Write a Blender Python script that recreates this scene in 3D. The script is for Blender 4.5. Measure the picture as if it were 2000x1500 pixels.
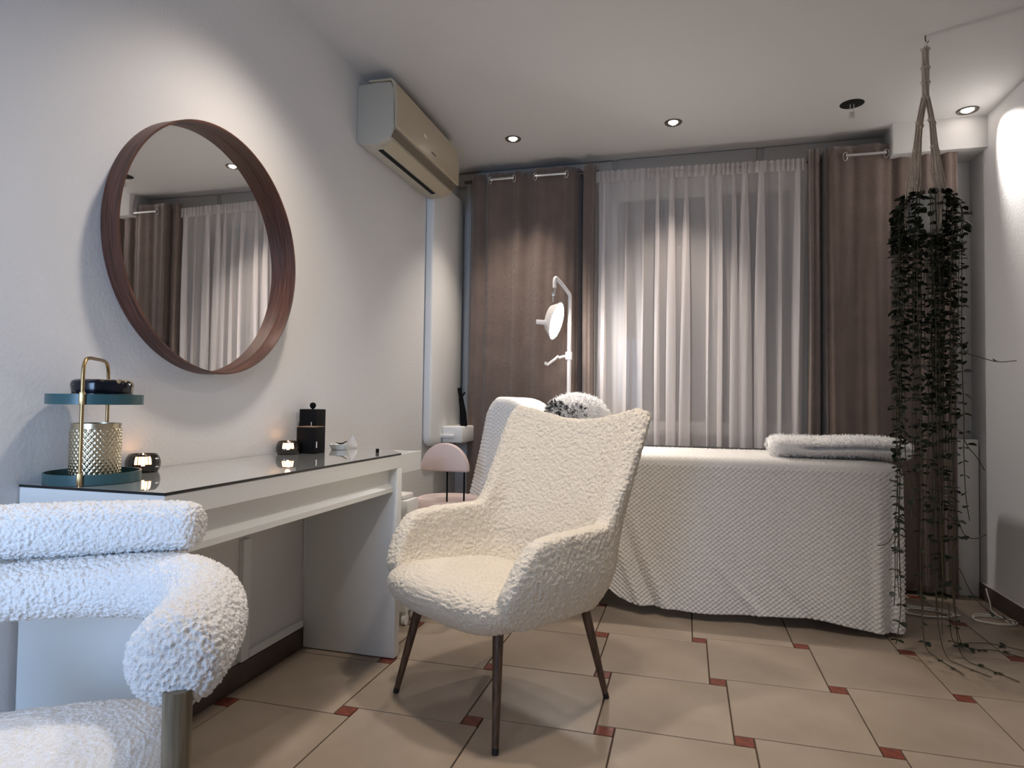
import bpy, bmesh, math, random
import numpy as np
from mathutils import Vector, Matrix
random.seed(7); rng = np.random.default_rng(7)
for o in list(bpy.data.objects): bpy.data.objects.remove(o)
S = bpy.context.scene; C = S.collection
PI = math.pi

# ---------------------------------------------------------------- camera
cd = bpy.data.cameras.new('camera'); cam = bpy.data.objects.new('camera', cd); C.objects.link(cam); S.camera = cam
yaw, pit, rol = 0.2672, 0.0289, 0.0135
fw = Vector((-math.sin(yaw)*math.cos(pit), math.cos(yaw)*math.cos(pit), math.sin(pit)))
rt = Vector((math.cos(yaw), math.sin(yaw), 0)); up = rt.cross(fw)
r2 = rt*math.cos(rol)+up*math.sin(rol); u2 = up*math.cos(rol)-rt*math.sin(rol)
cam.matrix_world = Matrix(((r2.x,u2.x,-fw.x,1.476),(r2.y,u2.y,-fw.y,0),(r2.z,u2.z,-fw.z,0.9818),(0,0,0,1)))
cd.sensor_width = 36; cd.lens = 1251.05/2000*36; cd.clip_start = .02

# ---------------------------------------------------------------- world, lights, exposure
S.view_settings.view_transform = 'Standard'; S.view_settings.look = 'None'
S.view_settings.gamma = 1; S.view_settings.use_curve_mapping = False
S.view_settings.exposure = 0.88
w = bpy.data.worlds.new('dusk'); S.world = w; w.use_nodes = True
w.node_tree.nodes['Background'].inputs[0].default_value = (.14,.145,.16,1)
w.node_tree.nodes['Background'].inputs[1].default_value = .05
def area(loc, rot, sx, sy, p, col):
    l = bpy.data.lights.new('window_light','AREA'); l.shape='RECTANGLE'; l.size=sx; l.size_y=sy; l.energy=p; l.color=col
    o = bpy.data.objects.new('window_light', l); o.location=loc; o.rotation_euler=rot; C.objects.link(o); return o
# dusk daylight entering by the shop window in the wall behind the camera
area((.50,-1.08,1.15), (PI/2-.12,0,math.radians(20)), .8, 1.5, 8.0, (.44,.65,1.0)).data.spread = math.radians(88)
SPOT_C = (1.0,.865,.745)
# x, y, watts, cone
SPOTS = [(.505,3.498,34,84),(1.396,3.492,34,84),(2.838,3.693,40,66),(.505,1.75,40,120),(1.396,1.75,34,105),(2.5,1.9,5,100),(.505,.1,8,125),(1.396,.0,10,120),(2.2,.2,8,120)]

# ---------------------------------------------------------------- helpers
def mat(name, col, rough=.6, metal=0, bump=0, bscale=40, var=0, vscale=6, spec=.5, emit=None, es=1, trans=0, ior=1.45, coat=0, sheen=0, detail=4, col2=None):
    m = bpy.data.materials.new(name); m.use_nodes = True; nt = m.node_tree; b = nt.nodes['Principled BSDF']
    b.inputs['Base Color'].default_value = (*col,1); b.inputs['Roughness'].default_value = rough; b.inputs['Metallic'].default_value = metal
    b.inputs['Specular IOR Level'].default_value = spec; b.inputs['IOR'].default_value = ior
    b.inputs['Transmission Weight'].default_value = trans; b.inputs['Coat Weight'].default_value = coat; b.inputs['Sheen Weight'].default_value = sheen
    if emit: b.inputs['Emission Color'].default_value = (*emit,1); b.inputs['Emission Strength'].default_value = es
    tc = nt.nodes.new('ShaderNodeTexCoord')
    if var or col2:
        n = nt.nodes.new('ShaderNodeTexNoise'); n.inputs['Scale'].default_value = vscale; n.inputs['Detail'].default_value = 5
        nt.links.new(tc.outputs['Object'], n.inputs['Vector'])
        r = nt.nodes.new('ShaderNodeValToRGB'); c2 = col2 or tuple(max(0,c*(1-var)) for c in col)
        r.color_ramp.elements[0].color = (*c2,1); r.color_ramp.elements[1].color = (*col,1)
        r.color_ramp.elements[0].position = .35; r.color_ramp.elements[1].position = .65
        nt.links.new(n.outputs['Fac'], r.inputs['Fac']); nt.links.new(r.outputs['Color'], b.inputs['Base Color'])
    if bump:
        n = nt.nodes.new('ShaderNodeTexNoise'); n.inputs['Scale'].default_value = bscale; n.inputs['Detail'].default_value = detail
        nt.links.new(tc.outputs['Object'], n.inputs['Vector'])
        bp = nt.nodes.new('ShaderNodeBump'); bp.inputs['Strength'].default_value = bump; bp.inputs['Distance'].default_value = .01
        nt.links.new(n.outputs['Fac'], bp.inputs['Height']); nt.links.new(bp.outputs['Normal'], b.inputs['Normal'])
    return m
def wood(name, c1, c2, scale=(30,30,3), rough=.45):
    m = bpy.data.materials.new(name); m.use_nodes = True; nt = m.node_tree; b = nt.nodes['Principled BSDF']; b.inputs['Roughness'].default_value = rough
    tc = nt.nodes.new('ShaderNodeTexCoord'); mp = nt.nodes.new('ShaderNodeMapping'); mp.inputs['Scale'].default_value = scale
    n = nt.nodes.new('ShaderNodeTexNoise'); n.inputs['Scale'].default_value = 2.5; n.inputs['Detail'].default_value = 8
    r = nt.nodes.new('ShaderNodeValToRGB'); r.color_ramp.elements[0].color=(*c1,1); r.color_ramp.elements[1].color=(*c2,1)
    r.color_ramp.elements[0].position=.35; r.color_ramp.elements[1].position=.68
    nt.links.new(tc.outputs['Object'], mp.inputs[0]); nt.links.new(mp.outputs[0], n.inputs['Vector']); nt.links.new(n.outputs['Fac'], r.inputs[0]); nt.links.new(r.outputs[0], b.inputs['Base Color'])
    return m
def tag(o, label=None, cat=None, group=None, kind=None):
    if label: o['label'] = label
    if cat: o['category'] = cat
    if group: o['group'] = group
    if kind: o['kind'] = kind
    return o
def thing(name, label, cat, loc=(0,0,0), rz=0, group=None):
    o = bpy.data.objects.new(name, None); C.objects.link(o); o.location = loc; o.rotation_euler = (0,0,rz); o.empty_display_size=.05
    return tag(o, label, cat, group)
def link(name, me, m, parent=None, smooth=None):
    o = bpy.data.objects.new(name, me); C.objects.link(o)
    if m: me.materials.append(m)
    if parent: o.parent = parent
    if smooth is not None:
        for p in me.polygons: p.use_smooth = smooth
    return o
def finish(bm, name, m, parent=None, smooth=False, bevel=0, angle=35):
    bmesh.ops.recalc_face_normals(bm, faces=bm.faces)
    if bevel:
        es = [e for e in bm.edges if len(e.link_faces)==2 and e.calc_face_angle(0)>math.radians(40)]
        bmesh.ops.bevel(bm, geom=es, offset=bevel, segments=2, profile=.5, affect='EDGES')
    me = bpy.data.meshes.new(name); bm.to_mesh(me); bm.free()
    if smooth:
        for p in me.polygons: p.use_smooth = True
        try: me.set_sharp_from_angle(angle=math.radians(angle))
        except Exception: pass
    return link(name, me, m, parent)
def bx(bm, a, b):
    x0,y0,z0 = a; x1,y1,z1 = b
    v = [bm.verts.new(p) for p in ((x0,y0,z0),(x1,y0,z0),(x1,y1,z0),(x0,y1,z0),(x0,y0,z1),(x1,y0,z1),(x1,y1,z1),(x0,y1,z1))]
    for f in ((0,3,2,1),(4,5,6,7),(0,1,5,4),(1,2,6,5),(2,3,7,6),(3,0,4,7)): bm.faces.new([v[i] for i in f])
def box(name, a, b, m, parent=None, bevel=.002):
    bm = bmesh.new(); bx(bm, a, b); return finish(bm, name, m, parent, bevel=bevel, smooth=bevel>0, angle=50)
def boxes(name, L, m, parent=None, bevel=0):
    bm = bmesh.new()
    for a,b in L: bx(bm,a,b)
    return finish(bm, name, m, parent, bevel=bevel)
def prism_y(name, prof, y0, y1, m, parent=None, bevel=0):   # profile in (x,z) extruded along y
    bm = bmesh.new(); A=[bm.verts.new((x,y0,z)) for x,z in prof]; B=[bm.verts.new((x,y1,z)) for x,z in prof]
    bm.faces.new(A); bm.faces.new(B[::-1])
    for i in range(len(prof)): j=(i+1)%len(prof); bm.faces.new((A[i],A[j],B[j],B[i]))
    return finish(bm, name, m, parent, smooth=True, bevel=bevel, angle=30)
def tube_bm(bm, pts, rad, seg=10, cap=True):
    pts=[Vector(p) for p in pts]; n=len(pts)
    rad = rad if hasattr(rad,'__len__') else [rad]*n
    T=[(pts[min(i+1,n-1)]-pts[max(i-1,0)]).normalized() for i in range(n)]
    a = Vector((0,0,1)) if abs(T[0].z)<.9 else Vector((1,0,0)); N=(a-T[0]*a.dot(T[0])).normalized(); rings=[]
    for i in range(n):
        N=(N-T[i]*N.dot(T[i])).normalized(); B=T[i].cross(N)
        rings.append([bm.verts.new(pts[i]+(N*math.cos(2*PI*k/seg)+B*math.sin(2*PI*k/seg))*rad[i]) for k in range(seg)])
    for i in range(n-1):
        for k in range(seg): bm.faces.new((rings[i][k],rings[i][(k+1)%seg],rings[i+1][(k+1)%seg],rings[i+1][k]))
    if cap: bm.faces.new(rings[0][::-1]); bm.faces.new(rings[-1])
def tube(name, pts, rad, m, parent=None, seg=10):
    bm=bmesh.new(); tube_bm(bm, pts, rad, seg); return finish(bm, name, m, parent, smooth=True, angle=50)
def lathe_bm(bm, prof, c=(0,0,0), seg=32):      # prof (r,z)
    rings=[]
    for r,z in prof:
        rings.append([bm.verts.new((c[0],c[1],c[2]+z))] if r<1e-6 else [bm.verts.new((c[0]+r*math.cos(2*PI*k/seg),c[1]+r*math.sin(2*PI*k/seg),c[2]+z)) for k in range(seg)])
    for A,B in zip(rings,rings[1:]):
        for k in range(seg):
            j=(k+1)%seg
            if len(A)==1 and len(B)==1: continue
            if len(A)==1: bm.faces.new((A[0],B[j],B[k]))
            elif len(B)==1: bm.faces.new((A[k],A[j],B[0]))
            else: bm.faces.new((A[k],A[j],B[j],B[k]))
def lathe(name, prof, m, parent=None, c=(0,0,0), seg=32, angle=35):
    bm=bmesh.new(); lathe_bm(bm, prof, c, seg); return finish(bm, name, m, parent, smooth=True, angle=angle)
def spline(P, n):                                # Catmull-Rom through P, n samples
    P=np.array(P,float); Q=np.vstack([2*P[0]-P[1],P,2*P[-1]-P[-2]]); out=[]
    for t in np.linspace(0,len(P)-1,n):
        i=min(int(t),len(P)-2); u=t-i; a,b,c_,d=Q[i:i+4]
        out.append(.5*((2*b)+(-a+c_)*u+(2*a-5*b+4*c_-d)*u*u+(-a+3*b-3*c_+d)*u**3))
    return np.array(out)
def grid_mesh(name, G, cu=False, cv=False):      # G (n,m,3)
    n,m_,_=G.shape; idx=np.arange(n*m_).reshape(n,m_)
    I = np.vstack([idx,idx[:1]]) if cu else idx
    if cv: I = np.hstack([I,I[:,:1]])
    F=np.stack([I[:-1,:-1],I[1:,:-1],I[1:,1:],I[:-1,1:]],-1).reshape(-1,4)
    me=bpy.data.meshes.new(name); me.vertices.add(n*m_); me.vertices.foreach_set('co',G.reshape(-1).astype(np.float32))
    me.loops.add(F.size); me.loops.foreach_set('vertex_index',F.reshape(-1).astype(np.int32))
    me.polygons.add(len(F)); me.polygons.foreach_set('loop_start',np.arange(0,F.size,4,dtype=np.int32))
    me.update(calc_edges=True); me.validate()
    me.polygons.foreach_set('use_smooth',np.ones(len(F),bool))
    return me
def tris_mesh(name, V, F):
    me=bpy.data.meshes.new(name); me.from_pydata([tuple(v) for v in V],[],[tuple(int(i) for i in f) for f in F]); me.update(); return me
def displace(o, kind, size, strength, mid=.5):
    t=bpy.data.textures.new(o.name+'_'+kind,kind)
    if kind=='CLOUDS': t.noise_scale=size; t.noise_depth=2
    if kind=='VORONOI': t.noise_scale=size; t.distance_metric='DISTANCE'; t.noise_intensity=1
    md=o.modifiers.new('displace','DISPLACE'); md.texture=t; md.strength=strength; md.mid_level=mid; md.texture_coords='LOCAL'
def copy_tree(o, parent=None):
    c=o.copy(); C.objects.link(c); c.parent=parent
    for ch in list(o.children): copy_tree(ch,c)
    return c

# ---------------------------------------------------------------- materials
M_wall = mat('white_wall_paint',(.73,.73,.73),.75,bump=.12,bscale=90)
M_ceil = mat('white_ceiling_paint',(.63,.62,.61),.8,bump=.08,bscale=80)
M_white = mat('white_lacquer',(.78,.80,.79),.35)
M_whitep = mat('white_plastic',(.82,.82,.80),.4)
M_grout = mat('dark_grout',(.075,.05,.035),.9)
M_tile = mat('beige_floor_tile',(.37,.305,.245),.33,bump=.04,bscale=25,col2=(.30,.245,.19),vscale=3.5,spec=.4)
M_red = mat('red_accent_tile',(.22,.058,.035),.45,col2=(.13,.032,.02),vscale=40,bump=.1,bscale=120)
M_skirt = mat('brown_stone_skirting',(.10,.075,.06),.5,var=.3,vscale=9)
M_boucle = mat('white_boucle',(.84,.84,.84),.95,bump=.6,bscale=170,sheen=.3)
M_cream = mat('cream_boucle',(.78,.715,.60),.95,bump=.6,bscale=160,sheen=.3)
M_blanket = mat('cream_waffle_blanket',(.79,.775,.74),.95,sheen=.2,bump=.25,bscale=260)
M_taupe = mat('taupe_velvet',(.165,.120,.100),.85,bump=.35,bscale=45,var=.14,vscale=9,sheen=.5)
M_walnut = wood('dark_walnut_veneer',(.035,.012,.008),(.12,.042,.024),(90,3,3))
M_legwood = wood('dark_brown_leg_wood',(.045,.024,.014),(.12,.068,.04),(40,40,4))
M_oliveleg = wood('greenish_oak_leg',(.11,.085,.055),(.20,.165,.11),(60,60,4))
M_mirror = mat('mirror_silver',(.92,.92,.92),.015,1)
M_chrome = mat('chrome',(.85,.85,.85),.15,1)
M_black = mat('black_plastic',(.003,.003,.0035),.75,spec=.2)
M_dark = mat('dark_void',(.004,.004,.004),.9)
M_teal = mat('dark_teal_enamel',(.028,.085,.095),.32,spec=.6)
M_brass = mat('aged_brass',(.42,.29,.14),.32,1)
M_gold = mat('pale_gold_tin',(.62,.55,.40),.26,1)
M_smoke = mat('black_ribbed_glass',(.012,.011,.010),.12,spec=.9)
M_wax = mat('candle_wax',(.9,.75,.6),.6,emit=(1,.45,.2),es=.6)
M_flame = mat('candle_flame',(1,.6,.3),.5,emit=(1,.55,.25),es=9)
M_glow = mat('painted_candle_glow',(1,.6,.35),.5,emit=(1,.50,.26),es=2.2)  # flame glow painted as emission on the tealight bowls
M_pink = mat('blush_pink_plastic',(.60,.49,.47),.45)
M_pinkf = mat('blush_pink_fabric',(.50,.41,.39),.85,bump=.2,bscale=200)
M_acbody = mat('yellowed_cream_plastic',(.50,.43,.31),.28,spec=.5)
M_acside = mat('cream_plastic_side',(.50,.46,.38),.4)
M_acdark = mat('grey_brown_gap',(.16,.13,.09),.6)
M_leaf = mat('dark_green_leaf',(.012,.022,.010),.5,var=.4,vscale=30)
M_stem = mat('olive_vine_stem',(.055,.050,.028),.7)
M_cord = mat('cotton_cord',(.55,.48,.41),.95,bump=.6,bscale=300)
M_lamp = mat('lamp_led_face',(1,1,1),.5,emit=(1,.95,.91),es=130)
M_bulb = mat('spot_bulb',(1,1,1),.5,emit=(1,.88,.78),es=9)
M_furw = mat('white_fur',(.86,.85,.84),.9,sheen=.4)
M_furk = mat('black_fur',(.012,.012,.014),.8)
M_cable = mat('white_cable',(.72,.69,.64),.5)
M_nickel = mat('dull_spot_rim',(.10,.085,.07),.4,.6)
def glassy(name, col, trans_fac, rough=.02):
    m=bpy.data.materials.new(name); m.use_nodes=True; nt=m.node_tree; nt.nodes.clear()
    o=nt.nodes.new('ShaderNodeOutputMaterial'); mx=nt.nodes.new('ShaderNodeMixShader'); t=nt.nodes.new('ShaderNodeBsdfTransparent'); g=nt.nodes.new('ShaderNodeBsdfGlossy')
    t.inputs[0].default_value=(*col,1); g.inputs['Roughness'].default_value=rough
    fr=nt.nodes.new('ShaderNodeFresnel'); fr.inputs[0].default_value=1.5; ad=nt.nodes.new('ShaderNodeMath'); ad.operation='ADD'; ad.inputs[1].default_value=trans_fac
    nt.links.new(fr.outputs[0],ad.inputs[0]); nt.links.new(ad.outputs[0],mx.inputs[0]); nt.links.new(t.outputs[0],mx.inputs[1]); nt.links.new(g.outputs[0],mx.inputs[2]); nt.links.new(mx.outputs[0],o.inputs[0]); return m
M_glass = glassy('clear_glass',(.93,.95,.95),.03)
M_pane = glassy('window_glass',(.8,.85,.88),.02)
M_btl = mat('milky_clear_glass',(.80,.79,.80),.1,spec=.8); M_btl.node_tree.nodes['Principled BSDF'].inputs['Alpha'].default_value=.38
def sheer_mat():
    m=bpy.data.materials.new('sheer_voile'); m.use_nodes=True; nt=m.node_tree; nt.nodes.clear()
    o=nt.nodes.new('ShaderNodeOutputMaterial'); mx=nt.nodes.new('ShaderNodeMixShader'); t=nt.nodes.new('ShaderNodeBsdfTransparent')
    d=nt.nodes.new('ShaderNodeBsdfDiffuse'); tl=nt.nodes.new('ShaderNodeBsdfTranslucent'); m2=nt.nodes.new('ShaderNodeMixShader'); m2.inputs[0].default_value=.3
    d.inputs[0].default_value=(.80,.76,.75,1); tl.inputs[0].default_value=(.80,.76,.75,1); mx.inputs[0].default_value=.66
    nt.links.new(d.outputs[0],m2.inputs[1]); nt.links.new(tl.outputs[0],m2.inputs[2]); nt.links.new(t.outputs[0],mx.inputs[1]); nt.links.new(m2.outputs[0],mx.inputs[2]); nt.links.new(mx.outputs[0],o.inputs[0]); return m
M_sheer = sheer_mat()

# ================================================================ STRUCTURE
XR, YB, ZC, YF = 2.96, 4.0, 2.4935, -1.1
floor = tag(box('floor',(-.1,YF-.1,-.12),(XR+.1,YB+.1,-.006),M_grout,bevel=0),kind='structure')
# pinwheel floor: large tiles with a small red tile at each crossing
a_, b_ = .4013, .0565; ox, oy = 1.1293, 2.7648; g = .0048
def tile_me(name, s, m, h=.006):
    bm=bmesh.new(); bx(bm,(0,0,-.008),(s,s,0)); 
    es=[e for e in bm.edges if all(abs(v.co.z)<1e-6 for v in e.verts)]
    bmesh.ops.bevel(bm, geom=es, offset=.0012, segments=1, affect='EDGES'); me=bpy.data.meshes.new(name); bm.to_mesh(me); bm.free(); me.materials.append(m); return me
tmA=tile_me('floor_tile',a_-g,M_tile); tmB=tile_me('accent_tile',b_-g,M_red)
def clip_tile(x0,y0,s,m,name):
    X0,X1=max(x0,0),min(x0+s,XR); Y0,Y1=max(y0,YF),min(y0+s,YB)
    if X1-X0<.004 or Y1-Y0<.004: return
    if X1-X0>s-1e-4 and Y1-Y0>s-1e-4:
        o=bpy.data.objects.new(name, tmA if name=='floor_tile' else tmB); C.objects.link(o); o.location=(x0,y0,random.uniform(-.0004,0)); o.parent=floor
    else:
        o=box(name,(X0,Y0,-.008),(X1,Y1,-.0002),m,floor,bevel=0)
for i in range(-16,16):
    for j in range(-16,20):
        cx=ox+i*a_+j*b_; cy=oy+i*b_-j*a_
        clip_tile(cx-b_/2+g/2, cy-b_/2+g/2, b_-g, M_red, 'accent_tile')
        # the large tile whose bottom-left corner touches this small tile's top-left: spans right of the small tile's top edge
        clip_tile(cx-b_/2+g/2, cy+b_/2+g/2, a_-g, M_tile, 'floor_tile')
tag(box('wall_left',(-.12,YF,0),(0,YB+.12,ZC),M_wall,bevel=0),kind='structure')
tag(box('wall_right',(XR,YF,0),(XR+.12,YB+.12,ZC),M_wall,bevel=0),kind='structure')
tag(box('ceiling',(-.12,YF-.12,ZC),(XR+.12,YB+.12,ZC+.1),M_ceil,bevel=0),kind='structure')
# back wall with window opening
WX0,WX1,WZ0,WZ1 = 1.0,2.11,.83,2.30
tag(boxes('wall_back',[((0,YB,0),(XR,YB+.12,WZ0)),((0,YB,WZ1),(XR,YB+.12,ZC)),((0,YB,WZ0),(WX0,YB+.12,WZ1)),((WX1,YB,WZ0),(XR,YB+.12,WZ1))],M_wall),kind='structure')
win = tag(thing('window_1','tall two-sash window dark with night behind the sheer curtain','window',(0,0,0)),kind='structure'); del win['category']
xm=1.62
boxes('window_frame',[((WX0,YB+.0,WZ0),(WX0+.05,YB+.06,WZ1)),((WX1-.05,YB,WZ0),(WX1,YB+.06,WZ1)),((WX0+.05,YB,WZ1-.05),(WX1-.05,YB+.06,WZ1)),((WX0+.05,YB,WZ0),(WX1-.05,YB+.06,WZ0+.05)),((xm-.04,YB,WZ0+.05),(xm+.04,YB+.06,WZ1-.05))],M_whitep,win)
for x0,x1 in ((WX0+.05,xm-.04),(xm+.04,WX1-.05)):
    box('pane',(x0,YB+.03,WZ0+.05),(x1,YB+.036,WZ1-.05),M_pane,win,bevel=0)
box('window_sill',(WX0-.03,YB-.05,WZ0-.03),(WX1+.03,YB+.06,WZ0),M_whitep,win)
box('handle',(xm-.012,YB-.04,1.50),(xm+.012,YB,1.62),M_whitep,win)
# header casings above the curtains
M_hdr=mat('grey_header_paint',(.42,.40,.38),.5)
tag(box('trim_1',(0,YB-.05,2.405),(1.02,YB,2.485),M_hdr),kind='structure')
tag(box('trim_2',(1.06,YB-.05,2.395),(1.86,YB,2.49),M_hdr),kind='structure')
tag(box('trim_3',(1.90,YB-.05,2.395),(2.55,YB,2.49),M_hdr),kind='structure')
tag(boxes('trim_4',[((1.02,YB-.035,2.25),(1.06,YB,2.49)),((1.86,YB-.035,2.25),(1.90,YB,2.49))],M_hdr),kind='structure')
# ceiling bulkhead at the right back corner
tag(box('trim_5',(2.525,3.78,2.33),(XR,YB,ZC),M_ceil,bevel=0),kind='structure')
# white casing at the left back corner, with its rounded foot
def casing():
    pr=[(3.44,2.3),(3.44,.78)]+[(3.50-.06*math.cos(t),.78-.06*math.sin(t)) for t in np.linspace(.2,PI/2,6)]+[(3.95,.72),(3.95,2.3)]
    bm=bmesh.new(); A=[bm.verts.new((0.0,y,z)) for y,z in pr]; B=[bm.verts.new((.05,y,z)) for y,z in pr]
    bm.faces.new(A); bm.faces.new(B[::-1])
    for i in range(len(pr)): j=(i+1)%len(pr); bm.faces.new((A[i],A[j],B[j],B[i]))
    return finish(bm,'trim_6',M_whitep,None,smooth=True,bevel=.012,angle=60)
tag(casing(),kind='structure')
tag(box('trim_7',(.05,3.62,.735),(.18,3.96,.835),M_whitep,bevel=.01),kind='structure')
tag(box('trim_8',(.045,3.60,.765),(.13,3.63,.785),M_whitep,bevel=.003),kind='structure')
tag(tube('trim_9',[(.10,3.94,.835),(.10,3.94,2.40)],.028,mat('grey_pipe_paint',(.42,.42,.41),.5),seg=16),kind='structure')
# white low casing beside the right curtain
tag(box('trim_10',(2.84,3.90,.0),(2.955,3.99,.82),M_whitep,bevel=.004),kind='structure')
# skirting
tag(box('baseboard_left',(0,YF,0),(.012,YB,.078),M_skirt,bevel=.001),kind='structure')
tag(box('baseboard_right',(XR-.012,YF,0),(XR,YB-.11,.078),M_skirt,bevel=.001),kind='structure')
tag(box('baseboard_back',(.02,YB-.012,0),(2.83,YB,.078),M_skirt,bevel=.001),kind='structure')
tag(boxes('trim_11',[((0,1.93,.085),(.018,2.25,.112)),((0,1.885,.085),(.02,1.925,.50))],M_white,bevel=.002),kind='structure')
# wall behind the camera with the shop window
FX0,FX1,FZ0,FZ1=.06,.96,.35,2.15
tag(boxes('wall_front',[((0,YF-.12,0),(XR,YF,FZ0)),((0,YF-.12,FZ1),(XR,YF,ZC)),((0,YF-.12,FZ0),(FX0,YF,FZ1)),((FX1,YF-.12,FZ0),(XR,YF,FZ1))],M_wall),kind='structure')

# ================================================================ CEILING SPOTS
LAB = {0:'small lit ceiling spotlight nearest the air conditioner',1:'small lit ceiling spotlight above the sheer curtain, middle of the ceiling',2:'bright ceiling spotlight by the right wall, right of the hanging plant'}
for i,(x,y,pw,cone) in enumerate(SPOTS):
    t=thing('ceiling_spotlight', LAB.get(i,'lit ceiling spotlight out of view above or behind the camera'),'light',(x,y,ZC),group='recessed ceiling spotlights')
    R_=.046 if i!=2 else .050
    lathe('rim',[(R_-.022,-.0005),(R_-.020,-.002),(R_-.010,-.005),(R_-.003,-.006),(R_,-.001)],M_nickel,t,seg=28)
    lathe('bulb',[(0,-.012),(.014,-.010),(R_-.022,-.002),(R_-.022,-.0005),(0,-.0005)],M_bulb,t,seg=24)
    l=bpy.data.lights.new('spot','SPOT'); l.energy=pw; l.color=SPOT_C if i!=2 else (1,.93,.88); l.spot_size=math.radians(cone); l.spot_blend=1.0; l.shadow_soft_size=.03 if i<3 else .07
    o=bpy.data.objects.new('spot_beam',l); o.location=(0,0,-.03); o.rotation_euler=(-.60,-.42,0) if i==2 else (0,0,0); C.objects.link(o); o.parent=t
t=thing('empty_light_fitting','empty round hole in the ceiling with a loose socket hanging from it','fitting',(2.261,3.484,ZC))
lathe('hole',[(0,-.0015),(.054,-.0015),(.056,-.0005),(0,-.0005)],M_dark,t,seg=28)
tube('wire',[(-.008,0,0),(-.008,0,-.045)],.0018,M_cable,t,6); tube('wire',[(.008,0,0),(.008,0,-.045)],.0018,M_cable,t,6)
lathe('socket',[(0,-.07),(.013,-.07),(.015,-.066),(.013,-.045),(0,-.045)],mat('ceramic_socket',(.5,.48,.46),.4),t,seg=16)

# ================================================================ MIRROR
t=thing('round_mirror','round wall mirror in a deep dark walnut ring frame above the desk','mirror',(0,1.700,1.447),0)
def ring(name,R,th,x0,x1,m,par,seg=96):
    bm=bmesh.new(); P=[(R,x0),(R,x1),(R-th,x1),(R-th,x0)]; rings=[]
    for r,x in P: rings.append([bm.verts.new((x,r*math.cos(2*PI*k/seg),r*math.sin(2*PI*k/seg))) for k in range(seg)])
    for q in range(4):
        A,B=rings[q],rings[(q+1)%4]
        for k in range(seg): bm.faces.new((A[k],A[(k+1)%seg],B[(k+1)%seg],B[k]))
    return finish(bm,name,m,par,smooth=True,angle=40)
ring('frame',.389,.006,.001,.057,M_walnut,t)
bm=bmesh.new(); vs=[bm.verts.new((.007,.3825*math.cos(2*PI*k/96),.3825*math.sin(2*PI*k/96))) for k in range(96)]; bm.faces.new(vs)
bmesh.ops.extrude_face_region(bm,geom=bm.faces[:]); 
for v in list(bm.verts)[96:]: v.co.x=.003
finish(bm,'mirror_glass',M_mirror,t)

# ================================================================ AIR CONDITIONER
t=thing('air_conditioner','yellowed cream wall air conditioner mounted under the ceiling above the desk end','air conditioner',(0,2.62,0))
L_=.80
body=[(0,2.435),(.10,2.44),(.17,2.435),(.185,2.40),(.188,2.22),(.165,2.175),(.10,2.15),(.03,2.152),(0,2.17)]
prism_y('body',body,0,L_,M_acside,t,bevel=.006)
pan=[(.188,2.415),(.176,2.44),(.06,2.448),(.06,2.442),(.172,2.434),(.183,2.41),(.188,2.24),(.20,2.225),(.203,2.24),(.2,2.40)]
prism_y('front_panel',[(.06,2.442),(.06,2.450),(.175,2.446),(.196,2.425),(.205,2.34),(.206,2.225),(.200,2.217),(.194,2.225),(.190,2.34),(.184,2.41),(.172,2.438)],-.004,L_+.004,M_acbody,t)
prism_y('gap_strip',[(.188,2.216),(.191,2.213),(.172,2.184),(.169,2.188)],.012,L_-.012,M_acdark,t)
prism_y('louver',[(.170,2.178),(.173,2.173),(.115,2.150),(.113,2.156)],.03,L_-.03,M_acbody,t)
prism_y('vent_slot',[(.104,2.150),(.104,2.1465),(.082,2.1465),(.082,2.150)],.06,L_-.10,M_dark,t)
box('badge',(.2055,.40,2.255),(.2068,.455,2.263),mat('grey_badge',(.10,.09,.08),.4),t,bevel=0)
box('status_light',(.2055,.30,2.300),(.2075,.335,2.315),mat('glossy_badge',(.9,.88,.8),.1),t,bevel=.0005)

# ================================================================ DESK
DX,Y0,Y1,H=.408,1.123,2.30,.78
t=thing('dressing_desk','long white dressing desk with a dark-edged glass top against the left wall','desk',(0,0,0))
box('side_panel',(.014,Y0,0),(DX,Y0+.035,H-.056),M_white,t)
box('side_panel',(.014,Y1-.042,0.004),(DX,Y1,H-.056),M_white,t)
boxes('top_frame',[((.004,Y0,H-.056),(DX,Y1,H-.006))],M_white,t,bevel=.0015)
bm=bmesh.new(); gp=[(.004,Y0+.001),(DX-.001,Y0+.001),(DX-.001,Y1-.012),(.27,2.470),(.004,2.470)]
A=[bm.verts.new((x,y,H-.0055)) for x,y in gp]; B=[bm.verts.new((x,y,H)) for x,y in gp]; bm.faces.new(A); bm.faces.new(B[::-1])
for i in range(5): bm.faces.new((A[i],A[(i+1)%5],B[(i+1)%5],B[i]))
finish(bm,'glass_top',mat('dark_edged_glass',(.40,.42,.42),.03,spec=1.0,coat=1.0),t)
M_edge=mat('black_glass_edge',(.008,.009,.010),.3)
boxes('glass_edge',[((DX-.001,Y0,H-.006),(DX+.0012,Y1-.012,H-.0003)),((.004,Y0-.0012,H-.006),(DX+.0012,Y0,H-.0003))],M_edge,t)
prism_y('drawer_front',[(.36,.722),(.375,.722),(.375,.665),(.392,.650),(.392,.634),(.36,.634)],Y0+.036,Y1-.043,M_white,t)
box('drawer_box',(.03,Y0+.05,.64),(.359,Y1-.06,.715),M_white,t)
t=thing('side_shelf','short white shelf box on the wall at the far end of the desk','shelf',(0,Y1+.003,0))
boxes('shell',[((.002,0,.70),(DX-.003,.185,.716)),((.002,0,.716),(.014,.185,.774)),((DX-.012,0,.716),(DX-.003,.185,.776)),((.014,.177,.716),(DX-.012,.185,.774)),((.014,0,.716),(DX-.012,.006,.774))],M_white,t)
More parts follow.
